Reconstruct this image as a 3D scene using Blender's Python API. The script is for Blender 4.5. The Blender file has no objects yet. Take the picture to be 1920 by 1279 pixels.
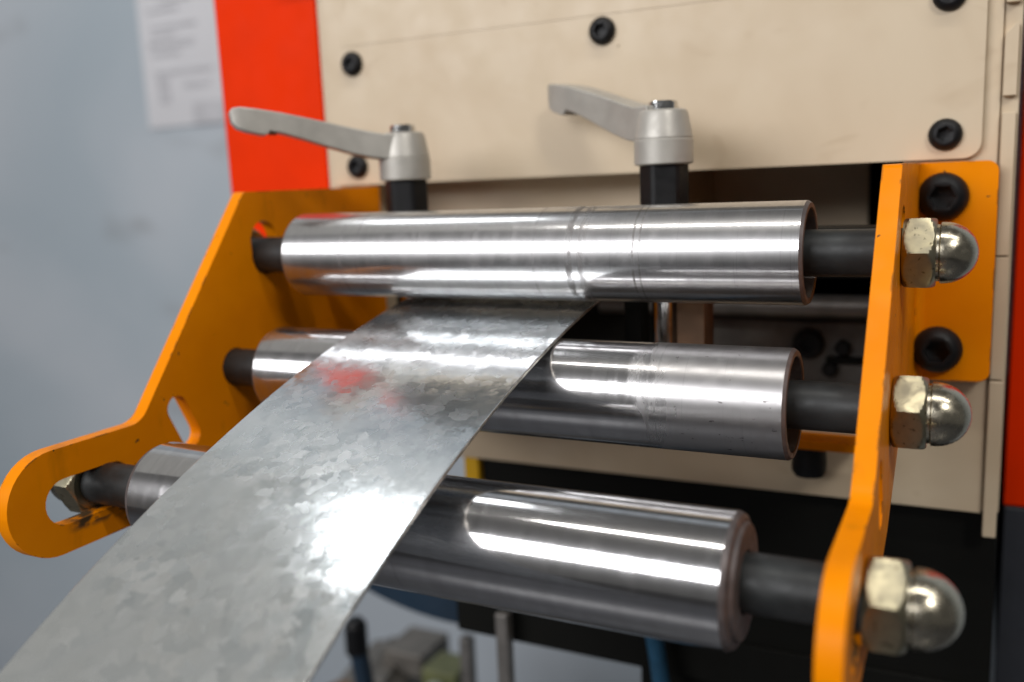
import bpy, bmesh, math, random
from mathutils import Vector, Matrix

random.seed(7)
S = 0.001                      # everything below is written in millimetres
sc = bpy.context.scene
C = sc.collection
R = math.radians

# ------------------------------------------------------------------ camera
cam_d = bpy.data.cameras.new('camera')
cam = bpy.data.objects.new('camera', cam_d)
C.objects.link(cam)
right = Vector((0.894, 0.446, -0.042)); down = Vector((0.040, -0.172, -0.984)); fwd = Vector((-0.446, 0.879, -0.171))
fwd.normalize(); right = (right - fwd * right.dot(fwd)).normalized(); up = right.cross(fwd).normalized()
m = Matrix((right, up, -fwd)).transposed().to_4x4()
m.translation = Vector((215.35, -572.15, -2.03)) * S
cam.matrix_world = m
cam_d.sensor_width = 36.0
cam_d.lens = 1724.66 / 1920 * 36
cam_d.clip_start = 0.01
cam_d.clip_end = 50
cam_d.dof.use_dof = True
cam_d.dof.focus_distance = 0.415
cam_d.dof.aperture_fstop = 4.3
sc.camera = cam

# ------------------------------------------------------------------ ambient light of the hall
w = bpy.data.worlds.new('World'); sc.world = w; w.use_nodes = True
bg = w.node_tree.nodes['Background']
bg.inputs[0].default_value = (1.0, 0.985, 0.95, 1); bg.inputs[1].default_value = 0.085

def lamp(name, loc, target, sx, sy, power, col):
    d = bpy.data.lights.new(name, 'AREA'); d.shape = 'RECTANGLE'; d.size = sx; d.size_y = sy
    d.energy = power; d.color = col
    o = bpy.data.objects.new(name, d); C.objects.link(o)
    z = (Vector(loc) - Vector(target)).normalized()
    x = Vector((1, 0, 0)); x = (x - z * x.dot(z)).normalized(); y = z.cross(x)
    mm = Matrix((x, y, z)).transposed().to_4x4(); mm.translation = Vector(loc); o.matrix_world = mm
    return o
T0 = (0, -0.2, -0.1)
lamp('daylight_window', (-1.10, -2.60, 0.95), T0, 2.2, 1.0, 59, (0.99, 0.985, 1.0))
lamp('ceiling_tube', (0.35, -0.80, 1.95), T0, 2.6, 0.07, 20, (1.0, 0.97, 0.92))
lamp('ceiling_panel', (-1.06, 0.20, 1.70), (-0.0, -0.30, -0.1), 0.46, 0.36, 3.4, (0.95, 0.98, 1.0))
lamp('strip_fill_left', (-1.78, -0.10, 1.42), (-0.2, -0.3, -0.1), 1.7, 2.0, 2.7, (1.0, 0.98, 0.92))  # added dim fill in place of a lit ceiling, brightens the strip
lamp('ceiling_panel_right', (1.35, -1.55, 1.35), T0, 0.42, 0.34, 14, (1.0, 0.97, 0.92))

sc.view_settings.view_transform = 'Standard'
sc.view_settings.look = 'None'
sc.view_settings.gamma = 1.0
sc.view_settings.exposure = 0.0
sc.view_settings.use_curve_mapping = False
sc.render.engine = 'CYCLES'
sc.cycles.max_bounces = 10
sc.cycles.glossy_bounces = 8
sc.cycles.use_denoising = True
sc.cycles.sample_clamp_indirect = 6.0

# ------------------------------------------------------------------ material helpers
class NT:
    def __init__(s, name):
        s.m = bpy.data.materials.new(name); s.m.use_nodes = True
        s.t = s.m.node_tree; s.b = s.t.nodes['Principled BSDF']
    def n(s, kind, **kw):
        x = s.t.nodes.new(kind)
        for k, v in kw.items():
            if isinstance(k, str) and hasattr(x, k): setattr(x, k, v)
        return x
    def l(s, a, b): s.t.links.new(a, b)
    def val(s, x, sock, v):
        if hasattr(v, 'is_linked') or hasattr(v, 'links'): s.l(v, x.inputs[sock])
        else: x.inputs[sock].default_value = v
    def math(s, op, a, b=0.0, c=None, clamp=False):
        x = s.n('ShaderNodeMath'); x.operation = op; x.use_clamp = clamp
        s.val(x, 0, a); s.val(x, 1, b)
        if c is not None: s.val(x, 2, c)
        return x.outputs[0]
    def coords(s): return s.n('ShaderNodeTexCoord').outputs['Object']
    def mapping(s, vec, scale):
        x = s.n('ShaderNodeMapping'); s.l(vec, x.inputs['Vector']); x.inputs['Scale'].default_value = scale
        return x.outputs[0]
    def noise(s, vec, scale, detail=3.0, rough=0.55, dist=0.0):
        x = s.n('ShaderNodeTexNoise'); s.l(vec, x.inputs['Vector'])
        x.inputs['Scale'].default_value = scale; x.inputs['Detail'].default_value = detail
        x.inputs['Roughness'].default_value = rough; x.inputs['Distortion'].default_value = dist
        return x.outputs[0]
    def smooth(s, v, a, b, lo=0.0, hi=1.0):
        x = s.n('ShaderNodeMapRange'); x.interpolation_type = 'SMOOTHSTEP'
        s.val(x, 0, v); x.inputs[1].default_value = a; x.inputs[2].default_value = b
        x.inputs[3].default_value = lo; x.inputs[4].default_value = hi
        return x.outputs[0]
    def mix(s, f, a, b):
        x = s.n('ShaderNodeMix'); x.data_type = 'RGBA'
        s.val(x, 0, f)
        for i, v in ((6, a), (7, b)):
            if isinstance(v, tuple): x.inputs[i].default_value = (*v, 1) if len(v) == 3 else v
            else: s.l(v, x.inputs[i])
        return x.outputs[2]
    def xyz(s, vec):
        x = s.n('ShaderNodeSeparateXYZ'); s.l(vec, x.inputs[0]); return x.outputs
    def bump(s, h, strength, dist):
        x = s.n('ShaderNodeBump'); s.l(h, x.inputs['Height']); x.inputs['Strength'].default_value = strength
        x.inputs['Distance'].default_value = dist; s.l(x.outputs[0], s.b.inputs['Normal'])
        return x

def plain(name, col, rough, metal=0.0, var=0.12, scale=60, bump=0.0, coat=0.0, spec=.5):
    t = NT(name); co = t.coords()
    n = t.noise(co, scale, 4)
    lo = tuple(c * (1 - var) for c in col); hi = tuple(min(1, c * (1 + var)) for c in col)
    t.l(t.mix(t.smooth(n, .3, .7), lo, hi), t.b.inputs['Base Color'])
    t.l(t.smooth(t.noise(co, scale * 2.3, 3), .25, .75, max(.02, rough - .08), rough + .08), t.b.inputs['Roughness'])
    t.b.inputs['Metallic'].default_value = metal
    t.b.inputs['Coat Weight'].default_value = coat
    t.b.inputs['Specular IOR Level'].default_value = spec
    if bump: t.bump(t.noise(co, scale * 8, 3), bump, 0.0004)
    return t.m

def orange_paint():
    t = NT('orange_paint'); co = t.coords(); x, y, z = t.xyz(co)
    n = t.noise(co, 25, 3)
    base = t.mix(t.smooth(n, .3, .7), (0.83, 0.238, 0.0002), (0.89, 0.268, 0.0003))
    # paint chips: small dark flecks, and the scraped lower lip of the long slot
    chip = t.smooth(t.noise(co, 210, 2), .735, .76)
    sc1 = t.math('MULTIPLY', t.smooth(y, -.289, -.279), t.smooth(y, -.237, -.252))
    sc2 = t.math('MULTIPLY', t.smooth(z, -.1662, -.1622), t.smooth(z, -.150, -.156))
    sn = t.smooth(t.noise(t.mapping(co, (1, .5, 1)), 170, 4), .38, .52)
    scr = t.math('MULTIPLY', t.math('MULTIPLY', sc1, sc2), sn)
    bv = t.n('ShaderNodeBevel'); bv.samples = 4; bv.inputs['Radius'].default_value = .0013
    ge = t.n('ShaderNodeNewGeometry'); dt = t.n('ShaderNodeVectorMath'); dt.operation = 'DOT_PRODUCT'
    t.l(bv.outputs[0], dt.inputs[0]); t.l(ge.outputs['True Normal'], dt.inputs[1])
    edge = t.smooth(dt.outputs['Value'], .99, .95)
    rub = t.math('MULTIPLY', edge, t.smooth(t.noise(co, 75, 4, .65), .55, .60))
    m = t.math('MAXIMUM', t.math('MAXIMUM', chip, scr), t.math('MULTIPLY', rub, .9))
    grease = t.smooth(t.noise(t.mapping(co, (1, 1, .35)), 34, 4, .6), .58, .74, 0, .30)
    base = t.mix(grease, base, (0.20, 0.075, 0.004))
    t.l(t.mix(m, base, (0.075, 0.045, 0.022)), t.b.inputs['Base Color'])
    t.l(t.smooth(t.noise(co, 90, 3), .3, .7, .30, .44), t.b.inputs['Roughness'])
    t.bump(t.noise(co, 900, 2), .10, .0003)
    t.b.inputs['Specular IOR Level'].default_value = .1
    return t.m

def beige_paint():
    t = NT('beige_paint'); co = t.coords()
    n = t.noise(co, 9, 4, .6, .6)
    base = t.mix(t.smooth(n, .3, .72), (0.585, 0.465, 0.32), (0.65, 0.535, 0.385))
    smudge = t.smooth(t.noise(t.mapping(co, (1, 1, 1.7)), 22, 2, .5, .8), .66, .78, 0, .35)
    base = t.mix(smudge, base, (0.46, 0.34, 0.21))
    fleck = t.smooth(t.noise(co, 160, 1), .79, .81, 0, .8)
    t.l(t.mix(fleck, base, (0.25, 0.17, 0.08)), t.b.inputs['Base Color'])
    t.l(t.smooth(t.noise(co, 40, 3), .3, .7, .36, .5), t.b.inputs['Roughness'])
    t.bump(t.noise(co, 1100, 2), .08, .0003)
    return t.m

def two_lobes(t, rough2, fac):
    # ground metal: a sharp reflection over a broad satin one
    b2 = t.n('ShaderNodeBsdfPrincipled'); b2.inputs['Metallic'].default_value = 1.0
    t.l(t.b.inputs['Base Color'].links[0].from_socket, b2.inputs['Base Color']); t.l(rough2, b2.inputs['Roughness'])
    mx = t.n('ShaderNodeMixShader'); t.val(mx, 0, fac)
    t.l(t.b.outputs[0], mx.inputs[1]); t.l(b2.outputs[0], mx.inputs[2])
    t.l(mx.outputs[0], t.t.nodes['Material Output'].inputs['Surface'])

def roller_steel(name, rings, specks, rough=.11, dull=None, seed=0.0, soft=.4):
    """ground steel; rings = (x, half-width, strength) worn bands, x in metres along the axis"""
    t = NT(name); co = t.coords(); x, y, z = t.xyz(co)
    # turned finish: fine rings = noise that varies along the axis only
    ax = t.n('ShaderNodeCombineXYZ'); t.l(x, ax.inputs[0]); ax.inputs[1].default_value = seed
    fine = t.noise(ax.outputs[0], 2600, 2)
    broad = t.noise(ax.outputs[0], 130, 4)
    grime = t.noise(t.mapping(co, (2.6, .8, .8)), 55, 6, .66, .6)
    worn = None
    for rx, hw, st in rings:
        d = t.math('ABSOLUTE', t.math('SUBTRACT', x, rx))
        b = t.math('MULTIPLY', t.smooth(d, hw * .6, hw, 1, 0), st)
        worn = b if worn is None else t.math('MAXIMUM', worn, b)
    brk = t.smooth(t.noise(t.mapping(co, (3, 1, 1)), 160, 3), .36, .56)
    worn = t.math('MULTIPLY', worn, brk) if worn is not None else t.math('MULTIPLY', x, 0.0)
    # long hairline scratches round the barrel
    hair = t.smooth(t.noise(t.mapping(co, (900, 14, 14)), 1.0, 1), .70, .74)
    spk = t.smooth(t.noise(t.mapping(co, (190, 420, 420)), 1.0, 3), .69, .715)
    if specks is not None:
        spk = t.math('MULTIPLY', spk, t.smooth(x, specks - .03, specks + .03))
    else: spk = t.math('MULTIPLY', spk, .25)
    dark = t.math('MAXIMUM', t.math('MULTIPLY', worn, .75), t.math('MULTIPLY', spk, .8))
    dark = t.math('MAXIMUM', dark, t.math('MULTIPLY', hair, .13))
    base = t.mix(t.smooth(grime, .3, .75), (0.66, 0.655, 0.66), (0.55, 0.54, 0.545))
    if dull is not None:                 # the worn end has gone grey
        base = t.mix(t.smooth(x, dull[0] - .02, dull[0] + .02, 0, .75), base, (0.36, 0.35, 0.35))
    t.l(t.mix(dark, base, (0.10, 0.09, 0.085)), t.b.inputs['Base Color'])
    t.b.inputs['Metallic'].default_value = 1.0
    r = t.math('ADD', t.smooth(broad, .3, .7, -.012, .015), rough)
    r = t.math('ADD', r, t.smooth(grime, .46, .66, 0, .06))
    if dull is not None:
        r = t.math('ADD', r, t.smooth(t.math('ADD', x, t.smooth(grime, .2, .8, -.012, .012)), dull[0] - .016, dull[0] + .016, 0, dull[1]))
    r = t.math('ADD', r, t.math('MULTIPLY', worn, .2))
    t.l(r, t.b.inputs['Roughness'])
    two_lobes(t, t.math('ADD', r, .22), soft)
    h = t.math('ADD', t.math('MULTIPLY', fine, .6), t.math('MULTIPLY', worn, 1.2))
    t.bump(h, .05, .0002)
    return t.m

def galvanised():
    t = NT('galvanised_steel'); co = t.coords()
    warp = t.n('ShaderNodeTexNoise'); t.l(co, warp.inputs['Vector']); warp.inputs['Scale'].default_value = 260; warp.inputs['Detail'].default_value = 5
    vm = t.n('ShaderNodeVectorMath'); vm.operation = 'MULTIPLY_ADD'
    t.l(warp.outputs['Color'], vm.inputs[0]); vm.inputs[1].default_value = (.0065, .0065, .0065); t.l(co, vm.inputs[2])
    cols = []
    for sc_ in (95, 185, 430):
        v = t.n('ShaderNodeTexVoronoi'); t.l(vm.outputs[0], v.inputs['Vector']); v.inputs['Scale'].default_value = sc_
        cols.append(v.outputs['Color'])
    c1 = t.xyz(cols[0]); c2 = t.xyz(cols[1])
    g = t.math('ADD', t.math('MULTIPLY', c1[0], .35), t.math('MULTIPLY', c2[0], .65))
    cloud = t.noise(co, 14, 3)
    vis = t.smooth(t.noise(co, 21, 3, .6), .36, .64, .25, 1.0)      # crystals stand out more in some places than in others
    g = t.math('ADD', t.math('MULTIPLY', t.math('SUBTRACT', g, .5), vis), .5)
    base = t.mix(g, (0.55, 0.60, 0.625), (0.93, 0.945, 0.95))
    base = t.mix(t.smooth(cloud, .35, .7, 0, .35), base, (0.76, 0.765, 0.735))
    t.l(base, t.b.inputs['Base Color'])
    t.b.inputs['Metallic'].default_value = 1.0
    r = t.math('ADD', t.math('MULTIPLY', c1[1], .035), t.math('MULTIPLY', c2[1], .02))
    scr = t.smooth(t.noise(t.mapping(co, (1500, 9, 9)), 1.0, 2), .66, .72, 0, .05)     # feed scratches along the strip
    t.l(t.math('ADD', t.math('ADD', r, .115), scr), t.b.inputs['Roughness'])
    # every zinc crystal leans its own way
    geo = t.n('ShaderNodeNewGeometry')
    sm = t.n('ShaderNodeVectorMath'); sm.operation = 'MULTIPLY_ADD'; t.l(cols[1], sm.inputs[0]); sm.inputs[1].default_value = (.55, .55, .55)
    s3 = t.n('ShaderNodeVectorMath'); s3.operation = 'MULTIPLY_ADD'; t.l(cols[2], s3.inputs[0]); s3.inputs[1].default_value = (.3, .3, .3)
    s0 = t.n('ShaderNodeVectorMath'); s0.operation = 'SCALE'; t.l(cols[0], s0.inputs[0]); s0.inputs['Scale'].default_value = .15
    t.l(s0.outputs[0], s3.inputs[2]); t.l(s3.outputs[0], sm.inputs[2])
    off = t.n('ShaderNodeVectorMath'); off.operation = 'SUBTRACT'; t.l(sm.outputs[0], off.inputs[0]); off.inputs[1].default_value = (.5, .5, .5)
    off2 = t.n('ShaderNodeVectorMath'); off2.operation = 'MULTIPLY_ADD'; t.l(off.outputs[0], off2.inputs[0]); off2.inputs[1].default_value = (.040, .040, 0); t.l(geo.outputs['Normal'], off2.inputs[2])
    nn = t.n('ShaderNodeVectorMath'); nn.operation = 'NORMALIZE'; t.l(off2.outputs[0], nn.inputs[0])
    b = t.bump(t.noise(t.mapping(co, (.35, 1, 1)), 420, 3), .05, .0003)
    t.l(nn.outputs[0], b.inputs['Normal'])
    rr = t.n('ShaderNodeValue'); rr.outputs[0].default_value = .40
    two_lobes(t, rr.outputs[0], t.math('ADD', t.math('MULTIPLY', t.math('SUBTRACT', c2[2], .5), t.math('MULTIPLY', vis, .28)), .22))
    return t.m

def zinc_nut():
    t = NT('zinc_plated_nut'); co = t.coords()
    n = t.noise(co, 130, 4, .6, .6)
    base = t.mix(t.smooth(n, .35, .7), (0.42, 0.375, 0.25), (0.33, 0.305, 0.225))
    pit = t.smooth(t.noise(co, 420, 3), .63, .68, 0, .75)
    t.l(t.mix(pit, base, (0.10, 0.085, 0.05)), t.b.inputs['Base Color'])
    t.b.inputs['Metallic'].default_value = 1.0
    t.l(t.smooth(n, .3, .7, .30, .48), t.b.inputs['Roughness'])
    t.bump(t.noise(co, 500, 3), .12, .0003)
    return t.m

def concrete_floor():
    t = NT('painted_floor'); co = t.coords()
    t.l(t.mix(t.smooth(t.noise(co, 3, 5), .3, .7), (0.075, 0.078, 0.085), (0.105, 0.108, 0.12)), t.b.inputs['Base Color'])
    t.b.inputs['Roughness'].default_value = .28
    return t.m

def wall_paint():
    t = NT('grey_wall_paint'); co = t.coords()
    n = t.noise(co, 1.6, 3, .5, .4)
    base = t.mix(t.smooth(n, .3, .7), (0.41, 0.475, 0.53), (0.51, 0.555, 0.605))
    st = t.smooth(t.noise(t.mapping(co, (1.5, 1, 3)), 2.4, 2), .6, .75, 0, .4)
    t.l(t.mix(st, base, (0.27, 0.28, 0.29)), t.b.inputs['Base Color'])
    t.b.inputs['Roughness'].default_value = .55
    return t.m

M = {}
M['orange'] = orange_paint()
M['beige'] = beige_paint()
M['red'] = plain('red_orange_paint', (0.82, 0.034, 0.0005), .5, var=.04, scale=20, spec=.05)
M['black'] = plain('black_oxide', (0.007, 0.007, 0.008), .48, var=.3, scale=120, bump=.06, spec=.3)
M['shaft'] = plain('dark_shaft_steel', (0.020, 0.023, 0.024), .5, metal=.15, var=.35, scale=70, bump=.06)
M['void'] = plain('black_paint_and_void', (0.006, 0.006, 0.005), .6, var=.2, scale=10, spec=.15)  # black of real parts, and near-black standing in for shaded voids
M['dark'] = plain('dark_grey_steel', (0.16, 0.15, 0.14), .5, metal=.3, var=.25, scale=50, bump=.05)
M['midgrey'] = plain('machined_grey_steel', (0.24, 0.225, 0.21), .42, metal=.6, var=.15, scale=50)
M['silver'] = plain('silver_lever_paint', (0.47, 0.45, 0.41), .46, metal=.35, var=.06, scale=60, bump=.05)
M['chrome'] = plain('bright_steel', (0.66, 0.66, 0.66), .16, metal=1.0, var=.08, scale=90)
M['brown'] = plain('brown_bronze', (0.16, 0.09, 0.05), .5, metal=.4, var=.2, scale=60)
M['tube_inside'] = plain('dull_tube_steel', (0.30, 0.285, 0.28), .42, metal=.9, var=.25, scale=140, bump=.12)
M['cut'] = plain('machined_end_face', (0.13, 0.115, 0.115), .5, metal=.5, var=.2, scale=160)
M['nut'] = zinc_nut()
M['dome'] = plain('polished_dome', (0.56, 0.51, 0.40), .24, metal=1.0, var=.12, scale=150, bump=.08)
M['zinc'] = galvanised()
M['edge'] = plain('sheared_edge', (0.62, 0.60, 0.56), .34, metal=.9, var=.3, scale=220)
M['floor'] = concrete_floor()
M['wall'] = wall_paint()
M['yellow'] = plain('yellow_paint', (0.72, 0.40, 0.01), .45, var=.08, scale=30)
M['blue'] = plain('blue_hose_rubber', (0.02, 0.09, 0.17), .42, var=.15, scale=80)
M['navy'] = plain('navy_paint', (0.012, 0.03, 0.055), .5, var=.15, scale=20)
M['cabinet'] = plain('slate_cabinet_paint', (0.035, 0.038, 0.048), .5, var=.1, scale=20)
M['olive'] = plain('olive_paint', (0.16, 0.17, 0.07), .5, var=.15, scale=30)
M['paleplastic'] = plain('pale_plastic', (0.42, 0.45, 0.40), .5, var=.1, scale=30)
M['motor'] = plain('cast_aluminium', (0.19, 0.175, 0.155), .5, metal=.4, var=.2, scale=40, bump=.1)
M['paper'] = plain('white_paper', (0.66, 0.66, 0.69), .7, var=.03, scale=8)
M['ink'] = plain('grey_print', (0.54, 0.54, 0.57), .7, var=.08, scale=30)
M['r1'] = roller_steel('roller_steel_upper', [(.0355, .0022, 1.0), (.0425, .0026, .75), (.0690, .0007, 1.0), (.0722, .0006, 1.0), (.0160, .0010, .3), (-.104, .0010, .35), (-.093, .0010, .3)], None, .11, seed=1., soft=.5)
M['r2'] = roller_steel('roller_steel_middle', [(.0860, .0006, .25), (.0900, .0005, .25)], .095, .11, dull=(.083, .20), seed=5., soft=.2)
M['r3'] = roller_steel('roller_steel_lower', [(.0120, .0006, .3)], None, .085, seed=9., soft=.16)

# ------------------------------------------------------------------ mesh helpers (millimetres)
def finish(name, bm, mat, parent=None, sharp=32, bevel=0.0, smooth=True, label=None):
    bmesh.ops.remove_doubles(bm, verts=bm.verts, dist=1e-5)
    bmesh.ops.recalc_face_normals(bm, faces=bm.faces)
    bm.transform(Matrix.Scale(S, 4))
    me = bpy.data.meshes.new(name); bm.to_mesh(me); bm.free()
    me.materials.append(M[mat])
    if smooth:
        me.polygons.foreach_set('use_smooth', [True] * len(me.polygons))
        me.set_sharp_from_angle(angle=R(sharp))
    o = bpy.data.objects.new(name, me); C.objects.link(o)
    if bevel:
        b = o.modifiers.new('bevel', 'BEVEL'); b.width = bevel * S; b.segments = 2; b.limit_method = 'ANGLE'; b.angle_limit = R(40)
        b.harden_normals = True
    if parent is not None: o.parent = parent; o.matrix_parent_inverse = Matrix.Identity(4)
    if label: o['label'] = label
    return o

def thing(name, label, cat, group=None):
    o = bpy.data.objects.new(name, None); o.empty_display_size = .01; C.objects.link(o)
    o['label'] = label; o['category'] = cat
    if group: o['group'] = group
    return o
def tag(o, label, cat, group=None, kind=None):
    if kind: o['kind'] = kind
    else: o['category'] = cat
    o['label'] = label
    if group: o['group'] = group
    return o

def box(bm, x0, x1, y0, y1, z0, z1):
    v = [bm.verts.new((x, y, z)) for x in (x0, x1) for y in (y0, y1) for z in (z0, z1)]
    for f in ((0, 1, 3, 2), (4, 6, 7, 5), (0, 4, 5, 1), (2, 3, 7, 6), (0, 2, 6, 4), (1, 5, 7, 3)):
        bm.faces.new([v[i] for i in f])

def boxo(name, dims, mat, parent=None, bevel=.6, **k):
    bm = bmesh.new(); box(bm, *dims); return finish(name, bm, mat, parent, bevel=bevel, **k)

def frame(axis):
    a = Vector(axis).normalized()
    u = Vector((0, 0, 1)) if abs(a.z) < .9 else Vector((1, 0, 0))
    u = (u - a * u.dot(a)).normalized(); return a, u, a.cross(u)

def lathe(bm, prof, origin=(0, 0, 0), axis=(1, 0, 0), seg=64, rfun=None, rot=0.0, close=False):
    """prof: (t along axis, radius); rfun(theta, i) may override the radius"""
    a, u, v = frame(axis); o = Vector(origin); rings = []
    for i, (t, r) in enumerate(prof):
        if r < 1e-6: rings.append([bm.verts.new(o + a * t)]); continue
        ring = []
        for k in range(seg):
            th = 2 * math.pi * k / seg + rot
            rr = rfun(th - rot, i, r) if rfun else r
            ring.append(bm.verts.new(o + a * t + (u * math.cos(th) + v * math.sin(th)) * rr))
        rings.append(ring)
    n = len(rings)
    for i in range(n if close else n - 1):
        A, B = rings[i], rings[(i + 1) % n]
        for k in range(seg):
            k2 = (k + 1) % seg
            if len(A) == 1 and len(B) == 1: break
            if len(A) == 1: bm.faces.new((A[0], B[k], B[k2]))
            elif len(B) == 1: bm.faces.new((A[k], B[0], A[k2]))
            else: bm.faces.new((A[k], B[k], B[k2], A[k2]))

def hexr(th, af):
    k = (th % (math.pi / 3)) - math.pi / 6
    return af / 2 / math.cos(k)

def poly_prism(bm, outer, holes, fn0, fn1):
    """fill a 2-D outline with holes and extrude it between fn0(p) and fn1(p)"""
    edges = []; loops = []
    for lp in [outer] + holes:
        vs = [bm.verts.new(fn0(p)) for p in lp]; loops.append(vs)
        edges += [bm.edges.new((vs[i], vs[(i + 1) % len(vs)])) for i in range(len(vs))]
    bmesh.ops.triangle_fill(bm, edges=edges, use_beauty=True, use_dissolve=False)
    faces = list(bm.faces)
    top = {}
    for lp, vs in zip([outer] + holes, loops):
        for p, vtx in zip(lp, vs): top[vtx] = bm.verts.new(fn1(p))
    for f in faces: bm.faces.new([top[vt] for vt in reversed(f.verts)])
    for vs in loops:
        for i in range(len(vs)):
            a, b = vs[i], vs[(i + 1) % len(vs)]
            bm.faces.new((a, b, top[b], top[a]))

def fillet(pts, seg=8):
    """pts: (y, z, radius) polygon with rounded corners"""
    out = []; n = len(pts)
    for i in range(n):
        p = Vector(pts[i][:2]); r = pts[i][2]
        a = Vector(pts[i - 1][:2]) - p; b = Vector(pts[(i + 1) % n][:2]) - p
        if r <= 0: out.append(tuple(p)); continue
        ang = a.angle(b); d = r / math.tan(ang / 2)
        d = min(d, a.length * .499, b.length * .499); r = d * math.tan(ang / 2)
        p0 = p + a.normalized() * d; p1 = p + b.normalized() * d
        c = p + (a.normalized() + b.normalized()).normalized() * (r / math.sin(ang / 2))
        a0 = math.atan2(p0.y - c.y, p0.x - c.x); a1 = math.atan2(p1.y - c.y, p1.x - c.x)
        da = (a1 - a0 + math.pi) % (2 * math.pi) - math.pi
        for k in range(seg + 1):
            t = a0 + da * k / seg; out.append((c.x + r * math.cos(t), c.y + r * math.sin(t)))
    return out

def stadium(p, q, r, seg=12):
    p, q = Vector(p), Vector(q); a = math.atan2(q.y - p.y, q.x - p.x); out = []
    for c, s in ((q, a - math.pi / 2), (p, a + math.pi / 2)):
        for k in range(seg + 1):
            t = s + math.pi * k / seg; out.append((c.x + r * math.cos(t), c.y + r * math.sin(t)))
    return out

def tube_path(bm, pts, r, seg=12):
    pts = [Vector(p) for p in pts]; rings = []
    for i, p in enumerate(pts):
        d = (pts[min(i + 1, len(pts) - 1)] - pts[max(i - 1, 0)]).normalized()
        a, u, v = frame(d)
        rings.append([bm.verts.new(p + (u * math.cos(2 * math.pi * k / seg) + v * math.sin(2 * math.pi * k / seg)) * r) for k in range(seg)])
    for A, B in zip(rings, rings[1:]):
        for k in range(seg): bm.faces.new((A[k], B[k], B[(k + 1) % seg], A[(k + 1) % seg]))
    bm.faces.new(rings[0]); bm.faces.new(list(reversed(rings[-1])))

def button_bolt(name, x, y, z, dia, h, parent, axis=(0, -1, 0), rot=.2, washer=False):
    """button-head socket screw standing on the surface at y, head towards the viewer"""
    bm = bmesh.new(); rb = dia / 2; so = rb * .50
    prof = [(-1.0, rb * .98), (h * .22, rb), (h * .42, rb * .97), (h * .66, rb * .88), (h * .86, rb * .75), (h * .97, rb * .64), (h, so * 1.19), (h * .96, so), (h * .30, so * .98), (h * .12, 0)]
    def rf(th, i, r): return hexr(th, r * 1.7321) if i in (7, 8) else r
    lathe(bm, prof, (x, y, z), axis, 48, rf, rot)
    return finish(name, bm, 'black', parent, sharp=38)

# ------------------------------------------------------------------ the setting behind
XL, XR = -178.7, 178.7
o = boxo('floor', (-4500, 3500, -6000, 4000, -1470, -1450), 'floor', bevel=0); o['kind'] = 'structure'; o['label'] = 'grey painted workshop floor'
o = boxo('wall', (-4500, 3500, 800, 860, -1450, 2200), 'wall', bevel=0); o['kind'] = 'structure'; o['label'] = 'blurred blue grey wall behind the machine'

n = thing('notice_sheet', 'blurred white printed notice on the grey wall beside the red panel', 'notice')
bm = bmesh.new(); box(bm, -1272, -1040, 796.5, 799, 132, 470); finish('sheet', bm, 'paper', n, smooth=False)
for i, (x0, x1, z0, z1) in enumerate([(-1240, -1150, 404, 412), (-1240, -1110, 384, 391), (-1215, -1130, 366, 372), (-1245, -1165, 350, 356), (-1240, -1120, 318, 325), (-1240, -1180, 304, 310), (-1250, -1130, 284, 295), (-1245, -1170, 268, 275), (-1240, -1090, 232, 240), (-1235, -1205, 180, 228), (-1165, -1100, 205, 214), (-1150, -1060, 132.5, 176)]):
    bm = bmesh.new(); box(bm, x0, x1, 794.5, 796.3, z0, z1); finish('text_line', bm, 'ink', n, smooth=False)

# ------------------------------------------------------------------ machine housing
H = thing('machine_housing', 'beige machine housing with red side panels behind the rollers', 'machine')
# bolted cover plate
out = fillet([(-219.5, 0, 3), (216.5, 0, 9), (216.5, 147, 3), (-219.5, 147, 3)])
bm = bmesh.new(); poly_prism(bm, out, [], lambda p: (p[0], 0, p[1]), lambda p: (p[0], 4, p[1]))
fp = finish('cover_plate', bm, 'beige', H, bevel=.7)
bm = bmesh.new(); box(bm, -205, 208, -.3, .02, 99.5, 145); finish('upper_sheet', bm, 'beige', fp, bevel=.35)
for i, (x, z) in enumerate([(-195.5, 87), (-196.7, 13.4), (-1.2, 89.4), (198.4, 13.3), (198.0, 87.2)]):
    button_bolt('cover_bolt', x, 0, z, 17.5, 5.2, fp, rot=.3 * i)
# body behind the cover, built round the roller opening
bm = bmesh.new()
ox0, ox1, oz0, oz1 = -190, 177, -158, 3
pts_o = [(-227.5, -204.5), (224.6, -204.5), (224.6, 147), (-227.5, 147)]
hole = [(ox0, oz0), (ox1, oz0), (ox1, oz1), (ox0, oz1)]
poly_prism(bm, pts_o, [hole], lambda p: (p[0], 4.2, p[1]), lambda p: (p[0], 30, p[1]))
body = finish('body_panel', bm, 'beige', H, bevel=.8)
boxo('body_side', (224.8, 233.8, 6.5, 105, -204, 147), 'beige', H, bevel=.8)
boxo('recess_back', (ox0 - 20, 30, 44, 48, -66, 15), 'beige', H)
boxo('recess_back', (26, 144, 160, 164, -66, 15), 'beige', H)  # set far back so that this part of the recess lies in shade
boxo('recess_side', (26, 30, 48.5, 159.5, -66, 15), 'beige', H)
boxo('interior_back', (ox0 - 25, ox1 + 40, 190, 196, -204, 139), 'void', H, bevel=0)  # this and the walls below: added in black to keep the opening dark
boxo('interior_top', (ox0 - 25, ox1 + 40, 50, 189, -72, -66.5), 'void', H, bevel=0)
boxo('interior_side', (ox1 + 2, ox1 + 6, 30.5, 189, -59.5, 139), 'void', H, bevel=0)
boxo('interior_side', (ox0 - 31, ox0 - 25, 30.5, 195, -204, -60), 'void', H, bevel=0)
boxo('interior_side', (ox1 + 40, ox1 + 46, 30.5, 195, -204, -60), 'void', H, bevel=0)
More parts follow.
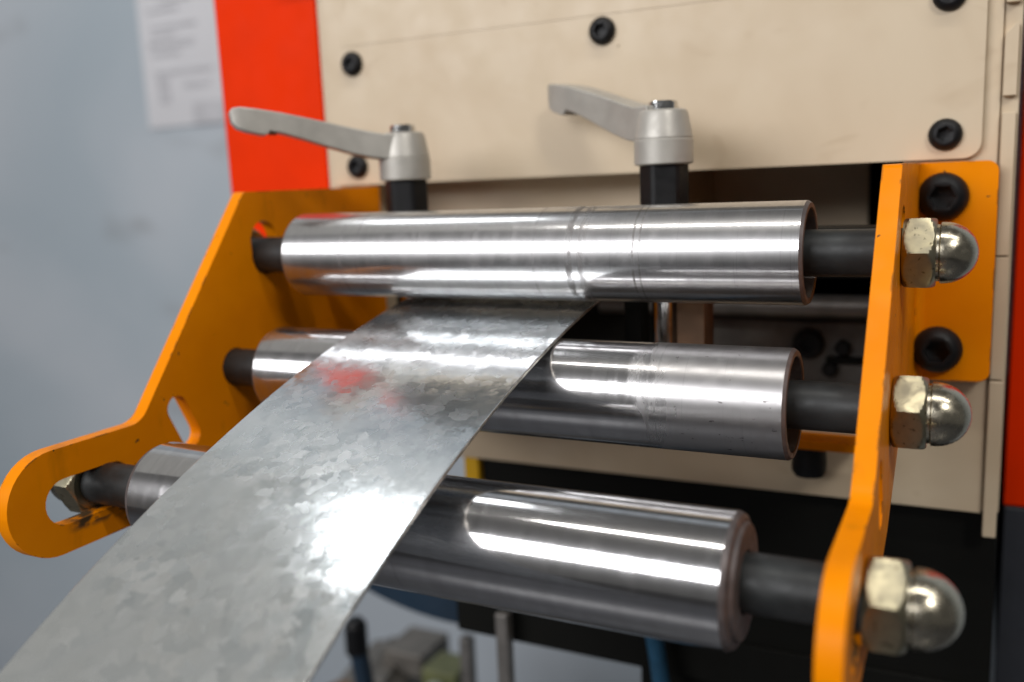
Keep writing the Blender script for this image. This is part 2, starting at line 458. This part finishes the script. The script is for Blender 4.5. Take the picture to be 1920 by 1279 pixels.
boxo('interior_floor', (ox0 - 25, ox1 + 40, 30.5, 190, -204, -198), 'void', H, bevel=0)
# hinge leaves along the right edge
bm = bmesh.new()
poly_prism(bm, [(225.6, 32), (232, 32), (232, 69), (230.2, 69), (225.6, 64)], [], lambda p: (p[0], 1.0, p[1]), lambda p: (p[0], 6.4, p[1]))
finish('hinge_leaf', bm, 'beige', H, bevel=.4)
boxo('hinge_leaf', (225.4, 232, 1.0, 6.4, 80, 139), 'beige', H, bevel=.4)
boxo('hinge_leaf', (225.8, 232.4, 1.0, 6.4, -53.6, 23.2), 'beige', H, bevel=.4)
boxo('hinge_leaf', (225.8, 232.6, 1.0, 6.4, -123.6, -54.6), 'beige', H, bevel=.4)
boxo('hinge_leaf', (225.6, 232.8, 0.6, 6.4, -217.5, -124.6), 'beige', H, bevel=.9)
boxo('red_side_panel', (239.4, 333, 110, 420, -234, 190), 'red', H, bevel=1.5)
boxo('red_side_panel', (-326.5, -228.2, 3, 420, -60, 205), 'red', H, bevel=1.5)
boxo('top_cover', (-258, 233, -3, 380, 147.5, 262), 'void', H, bevel=2)
# base: the big black box stands in for the dark void under the body
boxo('base_void_box', (-112, 234, 14, 420, -349, -205), 'void', H, bevel=2)
boxo('base_post', (-125, -112.3, 9, 40, -240, -205), 'yellow', H, bevel=1.5)
boxo('base_beam', (-139, 234, 10, 13.5, -350, -318), 'void', H, bevel=.8)
boxo('base_dark_sheet', (11, 234, 14.5, 20, -760, -350.5), 'void', H, bevel=.8)  # black sheet added to keep the space below the beam dark
boxo('base_leg', (40, 75, 60, 95, -1449.5, -349.3), 'void', H, bevel=1.5)
boxo('base_leg', (200, 234, 60, 95, -1449.5, -349.3), 'void', H, bevel=1.5)
boxo('slate_side_panel', (240, 334, 110.5, 420, -560, -235), 'cabinet', H, bevel=1.5)

# mechanism seen inside the opening
I = thing('inner_mechanism', 'dark grey shaft and bolted plate inside the machine opening', 'mechanism')
bm = bmesh.new(); lathe(bm, [(0, 0), (0, 8), (200, 8), (200, 0)], (-30, 62, -93), (1, 0, 0), 40); finish('cross_shaft', bm, 'midgrey', I)
boxo('bed_plate', (20, 200, 70, 80, -175, -104), 'dark', I, bevel=1)
boxo('bearing_block', (162, 199, 42, 69, -113, -70), 'void', I, bevel=1.5)
bm = bmesh.new(); box(bm, 129, 160, 60, 69.8, -131, -127); finish('key_bar', bm, 'void', I, bevel=1)
bm = bmesh.new(); lathe(bm, [(0, 0), (0, 10), (7, 10), (9, 8.5), (9, 5), (4, 5), (4, 0)], (117, 69.9, -119), (0, -1, 0), 36); finish('large_screw', bm, 'black', I)
for x, z in ((139, -121), (131, -136)):
    bm = bmesh.new(); lathe(bm, [(0, 0), (0, 5), (6, 5), (7, 4), (7, 0)], (x, 69.9 if z > -120 else 69.8, z), (0, -1, 0), 24); finish('small_screw', bm, 'black', I)
boxo('void_block', (-60, 40, 60, 69.5, -170, -72), 'void', I, bevel=1)  # black block filling in for the dark void between the rollers

# ------------------------------------------------------------------ roller brackets
Y1, Z1 = -128.8, -40.6
Y2, Z2 = -162.6, -104.7
Y3, Z3 = -260.7, -146.6
outline = fillet([(-1, -1.6, 0), (-143.5, -1.6, 5), (-236.5, -120.4, 14), (-317.4, -120.4, 26.4), (-317.4, -173.3, 26.4), (-246, -173.3, 20),
                  (-170, -156, 20), (-110, -130, 12), (-1, -123.5, 0)], 10)
slots = [stadium((-128.8, -41), (-128.8, -31), 11.6), stadium((-162.6, -104.7), (-162.6, -104.69), 11.4, 16),
         stadium((-285.9, -147.6), (-258.5, -147.6), 11.6), stadium((-211.0, -118.8), (-203, -136), 7.0)]
def bracket(side):
    xi = XL if side < 0 else XR; xo = xi + 8 * side
    lab = ('orange steel bracket on the left with a slotted rounded arm' if side < 0 else 'orange steel bracket on the right carrying three dome nuts, seen edge on')
    b = thing('roller_bracket', lab, 'bracket', 'orange brackets holding the rollers')
    bm = bmesh.new(); poly_prism(bm, outline, slots, lambda p: (xi, p[0], p[1]), lambda p: (xo, p[0], p[1]))
    finish('side_plate', bm, 'orange', b, bevel=.8, sharp=30)
    fo = xi + 46.8 * side
    ol = fillet([(xo - .4 * side, -1.6, 0), (fo, -1.6, 6), (fo, -123.5, 6), (xo - .4 * side, -123.5, 0)])
    bm = bmesh.new(); poly_prism(bm, ol, [], lambda p: (p[0], -8, p[1]), lambda p: (p[0], -.8 + 4.7, p[1]) if False else (p[0], -.6, p[1]))
    fl = finish('flange', bm, 'orange', b, bevel=.8)
    # inside of the fold
    bm = bmesh.new(); rr = 5
    arc = [(xo - .3 * side, -7.9)] + [(xo + side * (rr - rr * math.sin(t)), -8 - rr + rr * math.cos(t)) for t in [math.pi / 2 * k / 6 for k in range(6, -1, -1)]] + [(xo + side * rr, -7.9)]
    poly_prism(bm, arc, [], lambda p: (p[0], p[1], -1.9), lambda p: (p[0], p[1], -123.2)); finish('fold', bm, 'orange', b)
    for z in (-20.3, -105.6):
        button_bolt('flange_bolt', xi + 19.9 * side, -8, z, 26.5, 9.5, fl, rot=.5)
    return b
bl = bracket(-1); br = bracket(1)
boxo('tab', (124, 161, -26, -6, -166.2, -160.5), 'orange', br, bevel=.6)
bm = bmesh.new(); lathe(bm, [(0, 0), (0, 9.5), (9, 10.2), (15, 10.2), (18, 8.5), (18, 0)], (131, -16, -166.4), (0, 0, -1), 32); finish('tab_bolt', bm, 'black', br)

# ------------------------------------------------------------------ rollers
def cap_nut(parent, x, y, z, sgn, rot):
    AF = 30.0; Lh = 13.4; bm = bmesh.new()
    ts = [0, .5, 1, 1.6, 2.4, 3.4, Lh / 2, Lh - 3.4, Lh - 2.4, Lh - 1.6, Lh - 1, Lh - .5, Lh]
    prof = [(0, 0)] + [(t, 1) for t in ts] + [(Lh, 0)]
    def rf(th, i, r):
        t = prof[i][0]; lim = AF / 2 * .955 + min(t, Lh - t) * 1.15
        return min(hexr(th, AF), lim)
    lathe(bm, prof, (x, y, z), (sgn, 0, 0), 72, rf, rot)
    hx = finish('cap_nut', bm, 'nut', parent, sharp=24)
    bm = bmesh.new(); rd = 13.4; pr = [(Lh - .2, rd * .93), (Lh + 1.2, rd * .93), (Lh + 1.8, rd), (Lh + 3.0, rd)]
    for k in range(1, 13):
        a = math.pi / 2 * k / 12; pr.append((Lh + 3.0 + rd * 1.02 * math.sin(a), rd * math.cos(a)))
    lathe(bm, pr, (x, y, z), (sgn, 0, 0), 56); finish('dome', bm, 'dome', hx, sharp=50)
    return hx
def roller(y, z, x0, x1, mat, label, rots, cap=False, Ro=25.0):
    r = thing('guide_roller', label, 'roller', 'steel guide rollers')
    Ri = Ro - 3.7; bm = bmesh.new()
    ch = 1.6 if not cap else 2.6
    prof = [(x0 + ch, Ro), (x0 + ch + 8, Ro), (0, Ro), (x1 - ch - 8, Ro), (x1 - ch, Ro)]
    lathe(bm, prof, (0, y, z), (1, 0, 0), 128)
    tb = finish('barrel', bm, mat, r, sharp=20)
    for xe, s in ((x0, -1), (x1, 1)):
        bm = bmesh.new()
        if cap and s > 0:
            p = [(xe - s * ch, Ro - .01), (xe - s * ch * .3, Ro - .9), (xe, Ro - 2.4), (xe, Ri + .4), (xe + s * 1.5, Ri - .6), (xe + s * 1.5, 11.6), (xe - s * 3, 11.6)]
        else:
            p = [(xe - s * ch, Ro - .01), (xe - s * .2, Ro - .9), (xe, Ro - 1.2), (xe, Ri + .5), (xe - s * .5, Ri)]
        lathe(bm, p, (0, y, z), (1, 0, 0), 128)
        finish('end_ring', bm, 'cut', tb, sharp=20)
        bm = bmesh.new(); lathe(bm, [(xe - s * .45, Ri), (xe - s * 20, Ri), (xe - s * 20.2, 11.2)], (0, y, z), (1, 0, 0), 96)
        finish('end_bore', bm, 'tube_inside', tb, sharp=20)
    bm = bmesh.new(); rs = 10.9
    lathe(bm, [(XL - 30, 0), (XL - 30, 9), (XL - 29, 9.8), (XL - 8, 9.8), (XL - 8, rs), (XR + 8, rs), (XR + 8, 9.8), (XR + 18, 9.8), (XR + 18, 0)], (0, y, z), (1, 0, 0), 64)
    finish('shaft', bm, 'shaft', r, sharp=30)
    cap_nut(r, XR + 8.4, y, z, 1, rots[0]); cap_nut(r, XL - 8.4, y, z, -1, rots[1])
    return r
roller(Y1, Z1, -146.5, 147.5, 'r1', 'top steel roller with dark ring marks, above the metal strip', (R(26), R(10)), Ro=24.4)
roller(Y2, Z2, -145, 147, 'r2', 'middle steel roller, speckled at its right end, under the strip', (R(16), R(20)))
roller(Y3, Z3, -139.5, 145.5, 'r3', 'lowest steel roller, polished, nearest the front', (R(10), R(37)), cap=True)

# ------------------------------------------------------------------ galvanised strip
def strip_z(yy):                         # the strip sags in one long even curve
    t = (yy + 250) / 150
    return 1.571 * t ** 3 - 15.936 * t ** 2 + 51.283 * t - 101.826
path = []
for k in range(141):
    yy = 60 - 5 * k
    if yy > -95: z_ = strip_z(-95) + .156 * (yy + 95) * (1 - .004 * (yy + 95) / 2)
    elif yy < -420: z_ = strip_z(-420) + .62 * (yy + 420)
    else: z_ = strip_z(yy)
    path.append(Vector((yy, z_)))
sx0, sx1, th = -85.0, 35.0, 1.7
me = bpy.data.meshes.new('steel_strip'); V = []; F = []; FM = []
for i, p in enumerate(path):
    d = (path[min(i + 1, len(path) - 1)] - path[max(i - 1, 0)]).normalized(); nrm = Vector((-d.y, d.x)); 
    if nrm.y < 0: nrm = -nrm
    q = p - nrm * th
    for x, pt in ((sx0, p), (sx1, p), (sx1, q), (sx0, q)): V.append((x * S, pt.x * S, pt.y * S))
for i in range(len(path) - 1):
    a = i * 4; b = a + 4
    F += [(a, a + 1, b + 1, b), (a + 1, a + 2, b + 2, b + 1), (a + 2, a + 3, b + 3, b + 2), (a + 3, a, b, b + 3)]; FM += [0, 1, 0, 1]
F += [(0, 3, 2, 1), tuple(len(V) - 4 + k for k in range(4))]; FM += [1, 1]
me.from_pydata(V, [], F); me.materials.append(M['zinc']); me.materials.append(M['edge'])
me.polygons.foreach_set('material_index', FM); me.polygons.foreach_set('use_smooth', [True] * len(F))
bmx = bmesh.new(); bmx.from_mesh(me); bmesh.ops.recalc_face_normals(bmx, faces=bmx.faces); bmx.to_mesh(me); bmx.free()
me.set_sharp_from_angle(angle=R(40))
o = bpy.data.objects.new('steel_strip', me); C.objects.link(o)
bv = o.modifiers.new('bevel', 'BEVEL'); bv.width = .45 * S; bv.segments = 2; bv.limit_method = 'ANGLE'; bv.angle_limit = R(50)
tag(o, 'long galvanised steel strip running out under the top roller', 'metal strip')

# ------------------------------------------------------------------ clamping levers
def clamp_lever(x, y, zb, tip, label):
    """hub bottom at zb; tip = end point of the arm"""
    L = thing('clamp_lever', label, 'lever', 'silver clamping levers')
    bm = bmesh.new()
    lathe(bm, [(0, 0), (0, 15.2), (.8, 16.2), (13.2, 16.2), (13.6, 15.7), (14.3, 15.7), (14.6, 15.9), (26, 13.9), (28.6, 13.0), (29.6, 11.4), (29.8, 0)], (x, y, zb), (0, 0, 1), 64)
    hub = finish('hub', bm, 'silver', L, sharp=28)
    bm = bmesh.new(); lathe(bm, [(29.9, 0), (29.9, 8), (33.4, 8), (34.2, 7.3), (34.2, 4.6), (31.4, 4.4), (31.4, 0)], (x, y, zb), (0, 0, 1), 36,
                            lambda th, i, r: hexr(th, r * 1.73) if i in (4, 5) else r)
    finish('screw', bm, 'chrome', hub, sharp=30)
    # arm: rounded rectangle swept from the hub to the tip, thin neck and a spoon-shaped grip
    c0 = Vector((x, y, zb)); d = Vector((tip[0] - x, tip[1] - y)); Lg = d.length; d.normalize(); sd = Vector((-d.y, d.x)); H_ = tip[2] - zb
    kz = (tip[2] - zb - 14) / 30.5
    side = [(0, 28.6), (15, 29), (30, 32.2), (43, 35.4), (57, 38.8), (76, 43.0), (90, 45.4), (99, 46.5), (103.4, 46.1), (105, 44), (104.4, 38), (101.5, 34.4), (96, 32.2), (87, 30.0), (84.2, 30.0), (82.6, 32.2),
            (74.5, 30.5), (62, 26.6), (51, 22.8), (34, 17.4), (22, 14.6), (14, 13.4), (0, 13.4)]
    def half_width(q):
        t = q / 105
        return 11.6 - 4.2 * min(1, t / .35) + 2.0 * max(0, min(1, (t - .45) / .4)) - 3.0 * max(0, (t - .93) / .07) ** 2
    def pt(p, sg):
        q = half_width(p[0]) * sg; z_ = zb + 14 + (p[1] - 14) * kz; a_ = p[0] / 105 * Lg
        return (x + d.x * a_ + sd.x * q, y + d.y * a_ + sd.y * q, z_)
    bm = bmesh.new(); poly_prism(bm, side, [], lambda p: pt(p, -1), lambda p: pt(p, 1))
    arm = finish('arm', bm, 'silver', L, sharp=35, bevel=.9)
    arm.modifiers['bevel'].segments = 3
    cpt = Vector(pt((80.5, 31.6), 0))
    bm = bmesh.new(); lathe(bm, [(-2, 0), (-2, 2.6), (1.0, 2.6), (1.5, 2.0), (1.5, 0)], cpt, (0, 0, -1), 20); finish('ejector_mark', bm, 'brown', arm)
    bm = bmesh.new(); lathe(bm, [(-32, 0), (-32, 13), (-1.2, 13), (-.2, 12.2), (-.2, 0)], (x, y, zb), (0, 0, 1), 72, lambda th, i, r: min(hexr(th, 24.5), 13.4) if r > 1 else r, rot=.35)
    finish('hex_spacer', bm, 'black', L, sharp=20)
    bm = bmesh.new(); lathe(bm, [(-110, 0), (-110, 7.6), (-32, 7.6), (-32, 0)], (x, y, zb), (0, 0, 1), 40)
    finish('post', bm, 'chrome', L, sharp=30)
    return L
clamp_lever(-110.3, -70, 1.5, (-182, -146, 45.5), 'silver clamping lever on the left in front of the red panel')
clamp_lever(59.5, -70, 3.5, (-29, -13, 55.0), 'silver clamping lever on the right, arm pointing back at the beige plate')
gd = thing('side_guide', 'dark brown guide block beside the strip behind the top roller', 'guide block')
boxo('block', (68, 84, -78, -58, -112, -52), 'brown', gd, bevel=.8)
boxo('black_guide_block', (36.5, 46.5, -76, -60, -120, -72), 'void', gd, bevel=.8)  # black guide block, also stands in for the dark gap beside the strip
boxo('guide_bar', (-176, 176, -82, -58, -46, -32), 'void', gd, bevel=1)

# ------------------------------------------------------------------ blurred things below and behind
hs = thing('air_hose', 'blue air hose hanging under the lowest roller on the right', 'hose', 'blue air hoses')
bm = bmesh.new(); tube_path(bm, [(20, -2, -270), (25, -4, -300), (30, -6, -328), (34, -8, -352), (35, -8, -380), (32, -8, -430), (24, -6, -520)], 6, 14); finish('tube', bm, 'blue', hs)
hs = thing('air_hose', 'dark blue rod with black top under the strip', 'hose', 'blue air hoses')  # a dark blue tool handle, grouped with the hose
bm = bmesh.new(); tube_path(bm, [(-348, 150, -478), (-342, 150, -520), (-338, 150, -570), (-345, 150, -660)], 10, 14); finish('tube', bm, 'navy', hs)
bm = bmesh.new(); lathe(bm, [(0, 0), (0, 9), (4, 12), (34, 12), (40, 8), (40, 0)], (-349, 150, -486), (0, 0, 1), 24); finish('fitting', bm, 'black', hs)
tr = thing('curved_tray', 'navy tray with curved underside below the lowest roller', 'tray')
arc = [(-215 + 312 * math.sin(a), -106 - 312 * math.cos(a)) for a in [R(-42 + 60 * k / 24) for k in range(25)]]
bm = bmesh.new(); poly_prism(bm, arc + [(arc[-1][0], -330), (arc[0][0], -330)], [], lambda p: (p[0], 132, p[1]), lambda p: (p[0], 260, p[1])); finish('shell', bm, 'navy', tr, bevel=2)
for i, (x0, x1, y0, y1) in enumerate([(-97, -87, -5, 5), (-236, -224, 170, 182)]):
    o = thing('support_post', ['thin grey post standing in front of the black base', 'thin grey post behind the black base'][i], 'post', 'grey posts under the machine')
    boxo('column', (x0, x1, y0, y1, -1440, -322 if i == 0 else -455), 'midgrey', o, bevel=1); boxo('foot', (x0 - 25, x1 + 25, y0 - 25, y1 + 25, -1449.8, -1440.2), 'midgrey', o, bevel=1)
mo = thing('drive_motor', 'blurred grey motor on the floor side below the strip', 'motor')
bm = bmesh.new(); lathe(bm, [(0, 0), (0, 48), (6, 55), (130, 55), (138, 48), (138, 0)], (-478, 396, -668), (.3, -1, .1), 40, lambda th, i, r: r * (1 + .05 * math.cos(th * 14))); finish('casing', bm, 'motor', mo)
bm = bmesh.new(); lathe(bm, [(0, 0), (0, 34), (8, 30), (8, 0)], (-436, 258, -653), (.3, -1, .1), 32); finish('end_cap', bm, 'dark', mo)
boxo('terminal_box', (-450, -390, 330, 400, -622, -590), 'motor', mo, bevel=3)
boxo('stand', (-500, -395, 320, 410, -1449.5, -722), 'dark', mo, bevel=3)
vb = thing('valve_block', 'small olive green valve block blurred beside the grey motor', 'valve')
boxo('body', (-372, -322, 300, 350, -640, -585), 'olive', vb, bevel=4)
bm = bmesh.new(); lathe(bm, [(0, 0), (0, 14), (4, 17), (30, 17), (34, 13), (34, 0)], (-347, 300, -612), (0, -1, 0), 28); finish('knob', bm, 'paleplastic', vb)
boxo('mount', (-360, -334, 322, 344, -1449.5, -640.3), 'dark', vb, bevel=2)
hw = thing('hand_wheel', 'brown hand wheel blurred in front of the grey motor', 'wheel')
bm = bmesh.new(); tube_path(bm, [(-425 + 34 * math.cos(a), 215 + 6 * math.sin(a), -612 + 34 * math.sin(a)) for a in [2 * math.pi * k / 32 for k in range(33)]], 6, 10); finish('rim', bm, 'brown', hw)
for k in range(3):
    a = 2 * math.pi * k / 3 + .4
    bm = bmesh.new(); tube_path(bm, [(-425, 215, -612), (-425 + 34 * math.cos(a), 215 + 6 * math.sin(a), -612 + 34 * math.sin(a))], 4, 8); finish('spoke', bm, 'brown', hw)
bm = bmesh.new(); lathe(bm, [(0, 0), (0, 9), (40, 9), (40, 0)], (-425, 205, -612), (0, 1, -.1), 20); finish('axle', bm, 'midgrey', hw)
